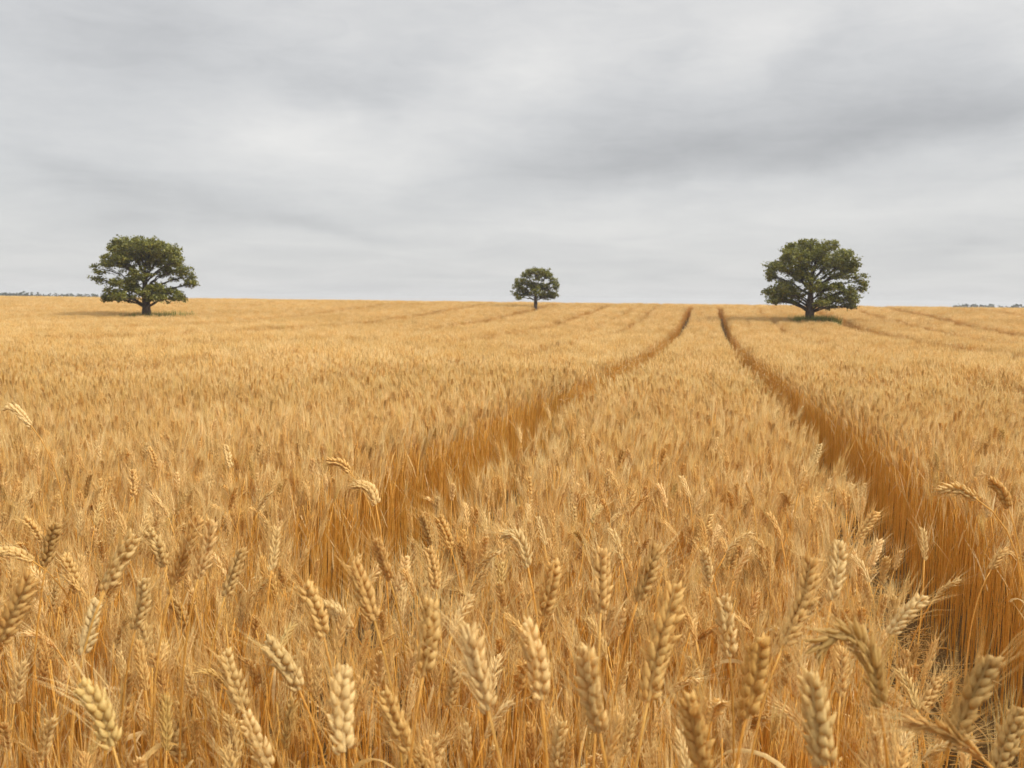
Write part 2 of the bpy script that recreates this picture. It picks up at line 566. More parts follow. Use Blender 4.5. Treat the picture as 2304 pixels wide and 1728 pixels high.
def scatter(x, y, kinds, smin, smax, tilt, rng, edge=0.0):
    n = len(x)
    z = ground(x, y)
    f = crop_factor(x, y)
    calm = np.ones(n)
    for e in (*GOLD, *DARK):
        calm = np.minimum(calm, np.clip(np.abs(x - e) / 0.5, 0.2, 1))
    s = rng.uniform(smin, smax, n) * f * (1 + calm * (0.05 * vnoise(x, y, 0.9, 3) + 0.035 * vnoise(x, y, 2.6, 4)) * np.interp(y, [25, 60], [1, 0.25]))
    rx = (rng.normal(0, tilt, n) + 0.07 * vnoise(x, y, 0.7, 8)) * calm
    ry = (rng.normal(0, tilt, n) + 0.07 * vnoise(x, y, 0.7, 9)) * calm
    if edge > 0:        # stalks along a track lean out over it
        for e, sg in ((GOLD[0], 1), (GOLD[1], -1), (DARK[0], 1), (DARK[1], -1)):
            w = np.clip(1 - np.abs(x - e) / 0.16, 0, 1) * (sg * (e - x) > -0.05)
            ry += sg * w * rng.uniform(0, edge, n)
    # yaw is applied first (Z), then the tilt in world X/Y: build the euler from the matrix product
    yaw = rng.uniform(0, 2 * math.pi, n)
    PTS['p'].append(np.stack([x, y, z], 1))
    PTS['r'].append(np.stack([rx, ry, yaw], 1))
    PTS['s'].append(s)
    PTS['k'].append(rng.choice(kinds, n))


def jitter_grid(x0, x1, y0, y1, step, rng):
    X, Y = np.meshgrid(np.arange(x0, x1, step), np.arange(y0, y1, step))
    X, Y = X.ravel(), Y.ravel()
    return X + rng.uniform(-.5, .5, X.size) * step, Y + rng.uniform(-.5, .5, X.size) * step


def euler_tilt_after_yaw(r):
    """XYZ euler of Rx(rx)Ry(ry)Rz(yaw) as used by the scatter nodes"""
    a, b, c = r.T
    ca, sa, cb, sb, cc, sc = np.cos(a), np.sin(a), np.cos(b), np.sin(b), np.cos(c), np.sin(c)
    # M = Rx @ Ry @ Rz
    m00, m01 = cb * cc, -cb * sc
    m10 = sa * sb * cc + ca * sc
    m20 = -ca * sb * cc + sa * sc
    m21 = ca * sb * sc + sa * cc
    m22 = ca * cb
    # XYZ euler means M = Rz(e2) Ry(e1) Rx(e0)
    e1 = np.arcsin(np.clip(-m20, -1, 1))
    e0 = np.arctan2(m21, m22)
    e2 = np.arctan2(m10, m00)
    return np.stack([e0, e1, e2], 1)


NEAR_END, MID_END = 3.4, 13.0


def mixed(x, y):
    """True where the stand is built stalk by stalk; breaks up over a few metres"""
    return y < MID_END + 4 * np.clip(0.7 * vnoise(x, y, 2.2, 61) + 0.5 * vnoise(x, y, 6.0, 62), -1, 1)


# near: filling between the big front stalks
x, y = jitter_grid(-4, 4, -0.6, NEAR_END, 0.036, rng)
ok = in_view(x, y, 0.7) & ~in_track(x, y, 0.04)
thin = np.clip((1.9 - (x * FWD[0] + y * FWD[1])) / 0.5, 0, 1) * np.clip((-0.45 - x) / 0.3, 0, 1)      # sparse corner by the outer block
ok &= rng.random(len(x)) > 0.5 * thin
x, y = x[ok], y[ok]
d = x * FWD[0] + y * FWD[1]
u = rng.random(len(x))
bare = u < np.interp(d, [1.0, 2.0, 3.2], [0.66, 0.52, 0.28])
full = u > np.interp(d, [1.0, 2.0, 3.2], [0.95, 0.88, 0.74])
fine = ~bare & ~full
scatter(x[bare], y[bare], V_BARE, 0.85, 1.10, 0.04, rng, 0.08)
scatter(x[fine], y[fine], V_FINE, 0.80, 1.0, 0.045, rng, 0.08)
scatter(x[full], y[full], V_HI, 0.88, 1.02, 0.05, rng, 0.12)
# middle distance: single stalks
x, y = jitter_grid(-14, 13, NEAR_END, MID_END + 4, 0.046, rng)
ok = mixed(x, y) & in_view(x, y, 0.9) & ~in_track(x, y, 0.04)
x, y = x[ok], y[ok]
d = x * FWD[0] + y * FWD[1]
u = rng.random(len(x))
full = (u > 0.72) & (d < 7.5)
fine = ~full & (u < np.interp(d, [3.4, 6, 9], [0.8, 0.5, 0.0]))
rest = ~full & ~fine
scatter(x[full], y[full], V_HI, 0.92, 1.06, 0.055, rng, 0.12)
scatter(x[fine], y[fine], V_FINE, 0.90, 1.06, 0.05, rng, 0.10)
scatter(x[rest], y[rest], V_MID, 0.91, 1.05, 0.055, rng, 0.12)
# far: small tufts
x, y = jitter_grid(-75, 62, MID_END - 4, 92, PATCH * 0.98, rng)
ok = ~mixed(x, y) & in_view(x, y, 2.0) & ~in_track(x, y, 0.05)
for tx, ty, tr in TREES_XY:
    ok &= (np.hypot(x - tx, (y - ty)) > 0.45)
ok &= (y < 82) | (rng.random(len(x)) < 0.5)
x, y = x[ok], y[ok]
scatter(x, y, V_FAR, 0.92, 1.07, 0.03, rng)
for k in PTS:
    PTS[k] = np.concatenate(PTS[k])
print('crop points', len(PTS['s']))


def build_crop():
    V, F, T, K = [], [], [], []
    n = 0
    for i, mb in enumerate(KINDS):
        v, f, t = mb.arrays()
        V.append(v); F.append(f + n); T.append(t); K.append(np.full(len(v), i))
        n += len(v)
    npnt = len(PTS['s'])
    V.append(PTS['p']); T.append(np.zeros(npnt)); K.append(PTS['k'] + 1000)
    V, F, T, K = np.concatenate(V), np.concatenate(F), np.concatenate(T), np.concatenate(K).astype(int)
    rot = np.zeros((len(V), 3)); rot[n:] = euler_tilt_after_yaw(PTS['r'])
    scl = np.ones(len(V)); scl[n:] = PTS['s']
    me = tri_mesh('wheat_crop', V, F, {'tone': T, 'kind': K, 'rot': rot, 'scl': scl}, STRAW)
    o = link('wheat_crop', me)
    tag(o, 'ripe golden wheat crop covering the whole field up to the skyline', 'wheat crop', kind='stuff')
    g = bpy.data.node_groups.new('scatter_crop', 'GeometryNodeTree')
    g.interface.new_socket('Geometry', in_out='INPUT', socket_type='NodeSocketGeometry')
    g.interface.new_socket('Geometry', in_out='OUTPUT', socket_type='NodeSocketGeometry')
    N, Lk = g.nodes, g.links
    gi, go = N.new('NodeGroupInput'), N.new('NodeGroupOutput')

    def named(nm, dt):
        a = N.new('GeometryNodeInputNamedAttribute')
        a.data_type = dt
        a.inputs['Name'].default_value = nm
        return a.outputs['Attribute']

    kind, rot_s, scl_s = named('kind', 'INT'), named('rot', 'FLOAT_VECTOR'), named('scl', 'FLOAT')
    e2r = N.new('FunctionNodeEulerToRotation')
    Lk.new(rot_s, e2r.inputs[0])
    join = N.new('GeometryNodeJoinGeometry')

    def only(value):
        c = N.new('FunctionNodeCompare')
        c.data_type = 'INT'; c.operation = 'EQUAL'
        Lk.new(kind, c.inputs[2]); c.inputs[3].default_value = value
        s = N.new('GeometryNodeSeparateGeometry')
        s.domain = 'POINT'
        Lk.new(gi.outputs[0], s.inputs[0]); Lk.new(c.outputs[0], s.inputs[1])
        return s.outputs[0]

    for i in range(len(KINDS)):
        ip = N.new('GeometryNodeInstanceOnPoints')
        Lk.new(only(1000 + i), ip.inputs['Points'])
        Lk.new(only(i), ip.inputs['Instance'])
        Lk.new(e2r.outputs[0], ip.inputs['Rotation'])
        Lk.new(scl_s, ip.inputs['Scale'])
        Lk.new(ip.outputs[0], join.inputs[0])
    Lk.new(join.outputs[0], go.inputs[0])
    md = o.modifiers.new('scatter', 'NODES')
    md.node_group = g


build_crop()

# ------------------------------------------------------------------ the big stalks of the front rows: ear points tip ... base in metres
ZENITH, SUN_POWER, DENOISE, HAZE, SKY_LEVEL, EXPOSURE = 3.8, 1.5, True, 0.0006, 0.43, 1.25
FRONT = [
    ([(-0.937, 1.129, 1.202), (-0.963, 1.124, 1.15), (-0.989, 1.119, 1.097)], 0.0276, 'broad blurred ear slanting in from the picture edge beside a curling dry leaf', 'the broad slanting edge ear'),
    ([(-1.462, 1.865, 0.996), (-1.449, 1.878, 0.946), (-1.446, 1.889, 0.901)], 0.031, 'soft plump upright ear behind the edge ear, above a shorter thick ear', 'the soft plump ear'),
    ([(-0.933, 1.365, 1.202), (-0.954, 1.354, 1.158), (-0.975, 1.343, 1.11)], 0.0276, 'long ear bending over a smooth bare stem, tip towards the trees', 'the long ear on a bare stem'),
    ([(-1.248, 1.876, 1.068), (-1.226, 1.883, 1.024), (-1.215, 1.888, 0.978)], 0.031, 'dull greyish ear crossing its tip with the long ear on the bare stem', 'the dull greyish ear'),
    ([(-0.993, 1.48, 1.088), (-0.998, 1.477, 1.038), (-1.01, 1.474, 0.993)], 0.0286, 'upright ear standing directly above another ear in one column', 'the upper ear of the column'),
    ([(-1.194, 1.761, 0.893), (-1.177, 1.758, 0.84), (-1.171, 1.754, 0.798)], 0.031, 'stubby ear on a pale thick stem, lower one of the column', 'the stubby column ear'),
    ([(-1.164, 1.578, 1.003), (-1.166, 1.558, 0.953), (-1.169, 1.539, 0.906)], 0.031, 'short thick upright ear with a fuzzy tip on a bent neck', 'the short thick ear'),
    ([(-1.374, 2.155, 0.803), (-1.347, 2.162, 0.769), (-1.336, 2.165, 0.723)], 0.031, 'small curled ear with open spikelets, nodding alone among bare stems', 'the small curled ear'),
    ([(-0.939, 1.743, 1.077), (-0.949, 1.727, 1.03), (-0.961, 1.71, 0.984)], 0.0281, 'ear with pale edge on a slender curved stem, apart from the others', 'the pale-edged ear'),
    ([(-0.9, 1.514, 1.202), (-0.924, 1.503, 1.137), (-0.942, 1.492, 1.075)], 0.021, 'slim slanted ear beside a similar one sharing the same slope', 'the slim slanted ear'),
    ([(-0.861, 1.49, 1.202), (-0.876, 1.492, 1.146), (-0.893, 1.493, 1.091)], 0.0208, 'slanted ear whose bare stem sweeps down in a long bow', 'the ear on a bowed stem'),
    ([(-0.986, 1.995, 1.062), (-0.983, 1.977, 1.01), (-0.982, 1.959, 0.965)], 0.0179, 'thin pale upright ear against the shaded stems of the golden wheel track', 'the thin pale ear'),
    ([(-0.67, 1.461, 1.106), (-0.65, 1.464, 1.062), (-0.637, 1.465, 1.015)], 0.0302, 'heavy ear leaning away from the dark track, next to a drooping ear', 'the heavy leaning ear'),
    ([(-0.825, 1.871, 0.925), (-0.789, 1.88, 0.91), (-0.753, 1.886, 0.866)], 0.031, 'drooping ear with a thick whiskered beard, bowed sideways', 'the bearded drooping ear'),
    ([(-0.664, 1.302, 1.064), (-0.635, 1.314, 1.021), (-0.618, 1.323, 0.981)], 0.031, 'bold ear with long whiskers spread sideways and crisp open spikelets', 'the long-whiskered ear'),
    ([(-0.784, 1.386, 1.004), (-0.762, 1.377, 0.959), (-0.739, 1.368, 0.915)], 0.0304, 'big ear slanting down onto the tip of another big ear', 'the upper of the chained ears'),
    ([(-0.656, 1.216, 0.984), (-0.641, 1.225, 0.938), (-0.625, 1.234, 0.893)], 0.031, 'big soft ear at the bottom edge, lower one of two chained ears', 'the lower chained ear'),
    ([(-0.821, 1.071, 1.075), (-0.793, 1.074, 1.041), (-0.775, 1.074, 0.991)], 0.0307, 'large crisp ear tilting over on a bright stem, lowest big one near the dry leaf', 'the large tilting ear'),
    ([(-0.985, 1.522, 0.803), (-0.965, 1.519, 0.764), (-0.948, 1.517, 0.725)], 0.031, 'dim brownish ear half sunk among dark stems at the bottom edge', 'the dim sunken ear'),
    ([(-0.441, 1.071, 1.137), (-0.435, 1.054, 1.088), (-0.426, 1.038, 1.04)], 0.031, 'very large blurred upright ear on two thick stems at the bottom', 'the very large blurred ear'),
    ([(-2.145, 2.553, 0.884), (-2.112, 2.56, 0.848), (-2.087, 2.564, 0.806)], 0.031, 'whiskery ear sloping down from the outer field edge, farther than the edge ear', 'the sloping whiskery ear'),
    ([(-1.623, 1.829, 1.001), (-1.576, 1.841, 1.001), (-1.533, 1.851, 0.979)], 0.0285, 'ear lying almost level across the picture edge', 'the level edge ear'),
    ([(-1.276, 1.612, 1.142), (-1.294, 1.615, 1.102), (-1.309, 1.617, 1.05)], 0.0284, 'bristling pale ear standing up between the level ear and the soft plump ear', 'the bristling pale ear'),
    ([(-0.659, 1.784, 1.106), (-0.649, 1.797, 1.059), (-0.638, 1.81, 1.012)], 0.0256, 'crisp ear with fine whiskers on the lip of the golden wheel track', 'the crisp ear on the lip'),
    ([(-0.54, 1.356, 1.185), (-0.52, 1.354, 1.139), (-0.502, 1.351, 1.094)], 0.0288, 'long ear leaning into the golden wheel track, thickest at its lip', 'the thick ear at the golden track'),
    ([(-0.836, 2.652, 0.948), (-0.819, 2.658, 0.904), (-0.807, 2.663, 0.855)], 0.0292, 'small ear on the golden track lip, first of a pair', 'the first small lip ear'),
    ([(-0.735, 2.502, 0.985), (-0.716, 2.505, 0.939), (-0.7, 2.507, 0.893)], 0.031, 'small bright ear just inside the golden track lip, second of a pair', 'the second small lip ear'),
    ([(-0.779, 2.341, 0.91), (-0.785, 2.333, 0.863), (-0.797, 2.325, 0.815)], 0.031, 'ear lost in its own shaggy beard at the golden track lip', 'the shaggy ear'),
    ([(-0.641, 2.093, 1.006), (-0.624, 2.078, 0.961), (-0.611, 2.062, 0.911)], 0.0309, 'ear with pale speckled tip standing behind a big tapering ear', 'the speckled-tip ear'),
    ([(-0.35, 1.156, 1.202), (-0.351, 1.156, 1.15), (-0.36, 1.154, 1.098)], 0.0291, 'big tapering upright ear on a thin stem, dark at its base', 'the big tapering ear'),
    ([(-0.28, 1.078, 1.202), (-0.264, 1.066, 1.155), (-0.246, 1.055, 1.105)], 0.0253, 'long leaning ear with a white scaly flank and wide leaf below', 'the white-flanked ear'),
    ([(-0.405, 1.841, 1.113), (-0.379, 1.839, 1.12), (-0.359, 1.834, 1.099), (-0.345, 1.825, 1.056)], 0.0206, 'crooked ear with its tip bent level over the strip', 'the crooked ear'),
    ([(-0.235, 1.465, 1.177), (-0.241, 1.469, 1.127), (-0.254, 1.472, 1.082)], 0.0282, 'twisted rope-like ear with deep slanting spikelets in mid strip', 'the rope-like ear'),
    ([(-0.163, 1.518, 1.189), (-0.159, 1.501, 1.139), (-0.158, 1.483, 1.091)], 0.03, 'straight upright ear with even braid in mid strip', 'the straight braided ear'),
    ([(-0.071, 1.521, 1.202), (-0.083, 1.517, 1.156), (-0.1, 1.512, 1.105)], 0.0245, "brown slanted ear behind the strip's straight braided ear", 'the brown slanted ear'),
    ([(-0.211, 1.097, 1.202), (-0.196, 1.099, 1.156), (-0.189, 1.099, 1.106)], 0.0299, "fat crisp ear on a straight twin stem in the strip's front row", 'the fat crisp ear'),
    ([(-0.128, 1.036, 1.202), (-0.121, 1.042, 1.149), (-0.11, 1.049, 1.096)], 0.0286, 'long soft ear with a smooth rounded tip and dark stem below', 'the smooth-tipped ear'),
    ([(-0.033, 1.307, 1.202), (-0.05, 1.288, 1.129), (-0.066, 1.267, 1.044)], 0.031, 'longest pale ear, upright on a straight bright stem in the strip', 'the longest pale ear'),
    ([(-0.433, 1.198, 1.049), (-0.417, 1.207, 1.003), (-0.401, 1.216, 0.958)], 0.0273, 'shiny ear with widely stepped spikelets, low in front', 'the shiny stepped ear'),
    ([(-0.506, 1.861, 0.83), (-0.511, 1.856, 0.781), (-0.519, 1.851, 0.733)], 0.031, 'neat small ear with a zigzag braid on a straight stem', 'the zigzag ear'),
    ([(-0.47, 1.576, 0.803), (-0.469, 1.57, 0.765), (-0.465, 1.564, 0.721)], 0.031, 'blurred ear tip poking up at the bottom edge, smallest of these', 'the poking ear tip'),
    ([(-0.244, 1.635, 0.825), (-0.247, 1.625, 0.78), (-0.248, 1.614, 0.727)], 0.031, 'wide blurred ear cut off by the bottom edge in mid strip', 'the wide cut-off ear'),
    ([(-0.674, 2.048, 0.803), (-0.659, 2.033, 0.758), (-0.643, 2.019, 0.717)], 0.0225, 'thin ear tucked against the base of the big tapering ear', 'the thin tucked ear'),
    ([(0.026, 3.08, 0.906), (0.013, 3.07, 0.864), (-0.006, 3.06, 0.816)], 0.031, "spreading ear at the far side of the crop's front ears, tip brushed sideways", 'the brushed ear'),
    ([(0.008, 2.305, 0.99), (0.016, 2.309, 0.942), (0.023, 2.313, 0.894)], 0.0296, 'pale slim ear below the brushed ear', 'the pale slim ear'),
    ([(0.037, 1.464, 1.14), (0.044, 1.464, 1.091), (0.05, 1.464, 1.043)], 0.0263, 'ear of round beads standing beside the tall thick-stemmed ear', 'the beaded ear'),
    ([(0.124, 3.101, 0.803), (0.11, 3.094, 0.766), (0.09, 3.084, 0.723)], 0.031, 'pale tousled ear with frayed whiskers', 'the tousled ear'),
    ([(-0.011, 2.38, 0.803), (-0.025, 2.359, 0.762), (-0.031, 2.34, 0.721)], 0.0267, 'short broken ear with open husks', 'the broken ear'),
    ([(0.072, 1.114, 1.202), (0.068, 1.114, 1.153), (0.059, 1.112, 1.103)], 0.0305, "tall pale ear with the thickest stem in the strip's front row", 'the thick-stemmed ear'),
    ([(0.171, 1.499, 1.202), (0.16, 1.481, 1.139), (0.13, 1.458, 1.071)], 0.0285, 'long brown-tipped ear slanting towards the dark wheel track', 'the brown-tipped ear'),
    ([(0.231, 1.644, 1.197), (0.229, 1.628, 1.151), (0.219, 1.61, 1.101)], 0.0251, 'ear with brown pointed tip close to the edge of the dark wheel track', 'the pointed ear'),
    ([(0.142, 1.145, 1.171), (0.149, 1.149, 1.19), (0.171, 1.155, 1.202), (0.192, 1.16, 1.192), (0.208, 1.162, 1.167), (0.22, 1.16, 1.112)], 0.0202, 'ear arched right over like a hook, tip hanging down', 'the hooked ear'),
    ([(0.597, 3.29, 0.803), (0.582, 3.27, 0.765), (0.563, 3.248, 0.721)], 0.031, 'small ear with whiskers flung over the dark wheel track', 'the small ear over the dark track'),
    ([(0.504, 2.85, 0.994), (0.481, 2.845, 0.955), (0.452, 2.838, 0.912)], 0.031, 'farthest of the whiskered ears leaning over the dark wheel track', 'the farthest leaning track ear'),
    ([(0.421, 1.852, 1.047), (0.389, 1.845, 1.013), (0.36, 1.838, 0.973)], 0.031, 'ear thrown far sideways over the dark wheel track, whiskers fanned out', 'the fanned ear over the dark track'),
    ([(0.329, 1.118, 1.202), (0.31, 1.119, 1.149), (0.291, 1.12, 1.095)], 0.0294, 'largest ear leaning over the dark wheel track, long whiskers', 'the largest track ear'),
    ([(0.507, 2.078, 0.803), (0.489, 2.063, 0.772), (0.465, 2.045, 0.741)], 0.031, 'smaller ear pressed behind the largest one at the dark track', 'the smaller pressed ear'),
    ([(-0.01, 0.999, 1.173), (-0.0, 1.007, 1.128), (0.01, 1.014, 1.078)], 0.0263, 'soft thick ear tilted against the dark stems at the bottom edge', 'the soft tilted ear'),
    ([(0.121, 1.019, 1.202), (0.128, 1.017, 1.153), (0.138, 1.015, 1.102)], 0.0303, 'huge hazy ear standing under the hooked ear', 'the huge hazy ear'),
    ([(0.453, 1.399, 1.03), (0.437, 1.389, 0.99), (0.421, 1.379, 0.939)], 0.031, 'biggest bulky ear in the corner beyond the dark track', 'the bulky corner ear'),
    ([(0.237, 1.113, 1.118), (0.265, 1.115, 1.115), (0.292, 1.116, 1.104), (0.326, 1.117, 1.08)], 0.0161, 'ear lying flat across the bottom of the dark wheel track', 'the flat-lying ear'),
    ([(0.963, 3.112, 0.823), (0.93, 3.109, 0.83), (0.896, 3.1, 0.776)], 0.0263, 'tiny nodding ear against the shaded wall of the dark track', 'the tiny nodding ear'),
    ([(-2.313, 3.497, 0.961), (-2.292, 3.502, 0.917), (-2.285, 3.504, 0.869)], 0.031, 'lone bright short ear amid the matted wheat of the outer block', 'the lone bright ear'),
    ([(-1.956, 3.5, 0.99), (-1.94, 3.489, 0.944), (-1.921, 3.478, 0.897)], 0.031, 'slim fading ear farther back in the outer block', 'the slim fading ear'),
    ([(-2.046, 2.994, 0.97), (-2.035, 2.981, 0.924), (-2.028, 2.966, 0.873)], 0.031, 'dark brown upright ear among matted pale wheat', 'the dark brown ear'),
    ([(-2.42, 2.805, 1.201), (-2.382, 2.815, 1.202), (-2.327, 2.823, 1.143)], 0.0295, "dark arching ear far back at the outer block's edge", 'the dark arching ear'),
    ([(0.542, 4.582, 0.936), (0.527, 4.565, 0.891), (0.513, 4.548, 0.845)], 0.031, "small shaggy ear on the strip's edge, first of a line along the dark track", 'the first edge ear'),
    ([(0.643, 4.216, 0.82), (0.614, 4.195, 0.786), (0.589, 4.175, 0.744)], 0.031, "bright ear on the strip's edge, next beyond the farthest leaning ear", 'the bright edge ear'),
    ([(0.554, 2.359, 1.156), (0.599, 2.371, 1.161), (0.644, 2.381, 1.139)], 0.0249, 'ear bowed level on the wheat block beyond the dark track', 'the bowed ear past the dark track'),
    ([(0.735, 2.608, 1.148), (0.769, 2.616, 1.116), (0.79, 2.621, 1.071)], 0.03, 'ear bending down with combed whiskers, beyond the dark track near the edge', 'the combed ear'),
    ([(-0.89, 2.221, 1.118), (-0.857, 2.22, 1.124), (-0.829, 2.217, 1.11), (-0.816, 2.209, 1.077)], 0.0307, "small ear bent level like a hook at the golden track's far wall", 'the small level ear'),
    ([(-1.362, 3.165, 1.005), (-1.312, 3.176, 0.997), (-1.278, 3.182, 0.966)], 0.031, "bowed slim ear atop the golden track's far wall", 'the bowed slim ear'),
]


def placed_axis(pts):
    return smooth_path(np.array(pts)[::-1], 24)      # base ... tip


LANDMARKS = []


def build_front_stalk(pts, width, label, short, k):
    r = np.random.default_rng(100 + k)
    ax = placed_axis(pts)
    din = nrm(ax[2] - ax[0])
    base = ax[0]
    lean = np.array([din[0], din[1], 0]) * np.clip(0.16 + 0.0 * k, 0, 0.2)
    rx, ry = base[0] - lean[0] + r.normal(0, .012), base[1] - lean[1] + r.normal(0, .012)
    root = np.array([rx, ry, float(ground(rx, ry)) - 0.01])
    e = link('wheat_stalk', None)
    e.location = root
    tag(e, label, 'wheat stalk', 'big wheat stalks at the front of the field')
    P = stem_path(root, base + din * 0.004, din, 14) - root
    mb = MB()
    V, F = tube(P, np.linspace(0.0024, 0.0017, 14), 7)
    mb.add(V, F, 0.05)
    mb.build('stem', STRAW, e)
    # turn the ear so that its braid shows, not exactly square to anything
    view = nrm(np.array([base[0], base[1], 0]))
    side = np.cross(view, (0, 0, 1)) + view * r.uniform(-0.7, 0.7)
    em, bm = ear_parts(ax - root, width, r, 2, 0.062, face=side, awn_w=0.00050, fat=1.05)
    eo = em.build('ear', STRAW, e)
    bm.build('beard', STRAW, eo)
    for _ in range(int(r.integers(0, 3)) if k != 0 else 0):
        add_leaf(e, P, r)
    LANDMARKS.append((np.array(ax[12]), short))
    return e, P


def add_leaf(e, P, r, ang=None, z=None, ln=None, w=None, droop=None):
    q = P[np.argmin(abs(P[:, 2] - (z if z else r.uniform(0.3, 0.8) * P[-1, 2])))]
    aa = ang if ang is not None else r.uniform(0, 6.28)
    V, F = leaf_blade(q, (math.cos(aa), math.sin(aa), 1.3), ln or r.uniform(0.10, 0.22), w or r.uniform(0.004, 0.007), r, droop or r.uniform(0.6, 1.6), 10)
    lb = MB()
    lb.add(V, F, 0.33)
    return lb.build('leaf', STRAW, e)


for k, (pts, w, label, short) in enumerate(FRONT):
    e, P = build_front_stalk(pts, w, label, short, k)
    if k == 0:      # the broad dry leaf curling down beside the edge ear
        add_leaf(e, P, np.random.default_rng(3), ang=0.35, z=0.72, ln=0.26, w=0.012, droop=1.5)

# ---- the other stalks of the front rows: built once in a few shapes, then copied
def build_row_stalk(k):
    r = np.random.default_rng(900 + k)
    e = link('wheat_stalk', None)
    h = r.uniform(0.84, 0.95)
    a = 0.0
    lean, nod = r.uniform(0.0, 0.07), (0.1, 0.3, 0.6, 1.0)[k % 4]
    L, w = r.uniform(0.078, 0.1), r.uniform(0.014, 0.019)
    ld = np.array([1.0, 0, 0])
    base = ld * lean + np.array([0, 0, h - L * 0.9])
    din = nrm(np.array([0, 0, 1]) + ld * (0.1 + nod * 0.5))
    P = stem_path((0, 0, -0.01), base, din, 12)
    mb = MB()
    V, F = tube(P, np.linspace(0.0023, 0.0016, 12), 6)
    mb.add(V, F, 0.03)
    mb.build('stem', STRAW, e)
    tip = nrm(din + ld * nod)
    ax = bez(base, base + din * L * 0.4, base + din * L * 0.45 + tip * L * 0.25, base + din * L * 0.4 + tip * L * 0.6, 16)
    em, bm = ear_parts(ax, w, r, 2, 0.065, face=(r.uniform(-.3, .3), 1, 0), awn_w=0.00034)
    eo = em.build('ear', STRAW, e)
    bm.build('beard', STRAW, eo)
    for _ in range(int(r.integers(1, 3))):
        add_leaf(e, P, r)
    return e, nod, w


rr = np.random.default_rng(77)
PROTO = [build_row_stalk(k) for k in range(12)]
N_ROW = 300 - len(FRONT)
cand = []
tries = 0
used = [np.array(p[0][-1][:2]) for p in FRONT]
while len(cand) < N_ROW and tries < 60000:
    tries += 1
    dd = 1.25 + 2.3 * rr.random() ** 0.9
    ll = rr.uniform(-0.56, 0.56) * dd
    xy = FWD * dd + RGT * ll
    if in_track(xy[:1], xy[1:2], 0.0)[0]:
        continue
    if min(np.hypot(*(xy - u)) for u in used) < 0.06:
        continue
    used.append(xy)
    cand.append(xy)
cand.sort(key=lambda v: v @ FWD)
seen = {}
LOOK = {0: 'straight', 1: 'slightly tilted', 2: 'bent', 3: 'nodding'}
for i, xy in enumerate(cand):
    k = i % 12 if i < 12 else int(rr.integers(0, 12))
    src, nod, w = PROTO[k]
    e = src if i < 12 else copy_tree(src)
    e.location = (xy[0], xy[1], float(ground(xy[0], xy[1])))
    yawr = rr.uniform(0, 6.28)
    e.rotation_euler = (rr.normal(0, .05), rr.normal(0, .05), yawr)
    s = rr.uniform(0.93, 1.08)
    e.scale = (s, s, s)
    # say which one: by the nearest of the striking ears
    ordr = sorted(LANDMARKS, key=lambda q: np.hypot(*(q[0][:2] - xy)))
    lab = None
    for lm, short in ordr[:6]:
        v = xy - lm[:2]
        f_, l_ = v @ FWD, v @ RGT
        rel = ('behind' if f_ > 0 else 'before') if abs(f_) > abs(l_) else ('to the dark-track side of' if l_ > 0 else 'to the outer-block side of')
        if short in ('the smaller pressed ear', 'the flat-lying ear'):
            continue
        size = 'slim' if w < 0.0155 else 'fuller'
        lean = math.cos(yawr - YAW)
        way = '' if k % 4 < 1 else (' towards the dark track' if lean > 0.4 else ' away from the dark track' if lean < -0.4 else '')
        lab = f'{size} {LOOK[k % 4]} wheat ear{way} just {rel} {short}'
        if len(lab.split()) > 16:
            lab = f'{LOOK[k % 4]} wheat ear{way} just {rel} {short}'
        if lab not in seen and len(lab.split()) <= 16:
            break
        lab = None
    if lab is None:
        lm, short = ordr[0]
        c = 0
        while True:
            nth = ('another', 'one more', 'a further', 'a last', 'an extra', 'a spare')[c]
            lab = f'{nth} {LOOK[k % 4]} wheat ear close by {short}'
            if lab not in seen:
                break
            c += 1
    seen[lab] = 1
    tag(e, lab, 'wheat stalk', 'smaller wheat stalks between the big front ones')


# ------------------------------------------------------------------ straw on the bare soil of the dark track
def build_litter():
    r = np.random.default_rng(21)
    mb = MB()
    for _ in range(8000):
        a, b = DARK if r.random() < 0.7 else GOLD
        x, y = r.uniform(a - 0.05, b + 0.05), 0.6 + 17 * r.random() ** 1.5
        an = r.uniform(0, 6.28)
        ln = r.uniform(0.03, 0.16)
        d = np.array([math.cos(an), math.sin(an), r.uniform(-0.05, 0.35)])
        z = float(ground(x, y)) - 0.015 + r.uniform(0, 0.02)
        p = np.array([x, y, z])
        V, F = tube([p, p + d * ln * 0.5 + r.normal(0, .004, 3), p + d * ln], r.uniform(0.001, 0.0028), 3, False)
        mb.add(V, F, r.choice([0.0, 0.2, 0.33]))
    tag(mb.build('straw_litter', STRAW), 'loose dry straw scattered over the bare soil of the dark wheel track', 'straw', kind='stuff')


build_litter()


# ------------------------------------------------------------------ the three field trees
def leaf_quads(C, size, rng, up=0.5):
    """folded two-triangle leaves"""
    n = len(C)
    a = rng.normal(0, 1, (n, 3)); a[:, 2] *= 0.7
    a = nrm(a)
    nn = nrm(rng.normal(0, 1, (n, 3)) + np.array([0, 0, up * 2]))
    b = nrm(np.cross(nn, a))
    s = size * rng.uniform(0.6, 1.3, n)[:, None]
    V = np.stack([C - a * s * .55, C + b * s * 0.34 + nn * s * .06, C + a * s * .55, C - b * s * 0.34 + nn * s * .06], 1).reshape(-1, 3)
    i = np.arange(n)[:, None] * 4
    F = np.concatenate([i + np.array([[0, 1, 2]]), i + np.array([[0, 2, 3]])], 0)
    return V, F


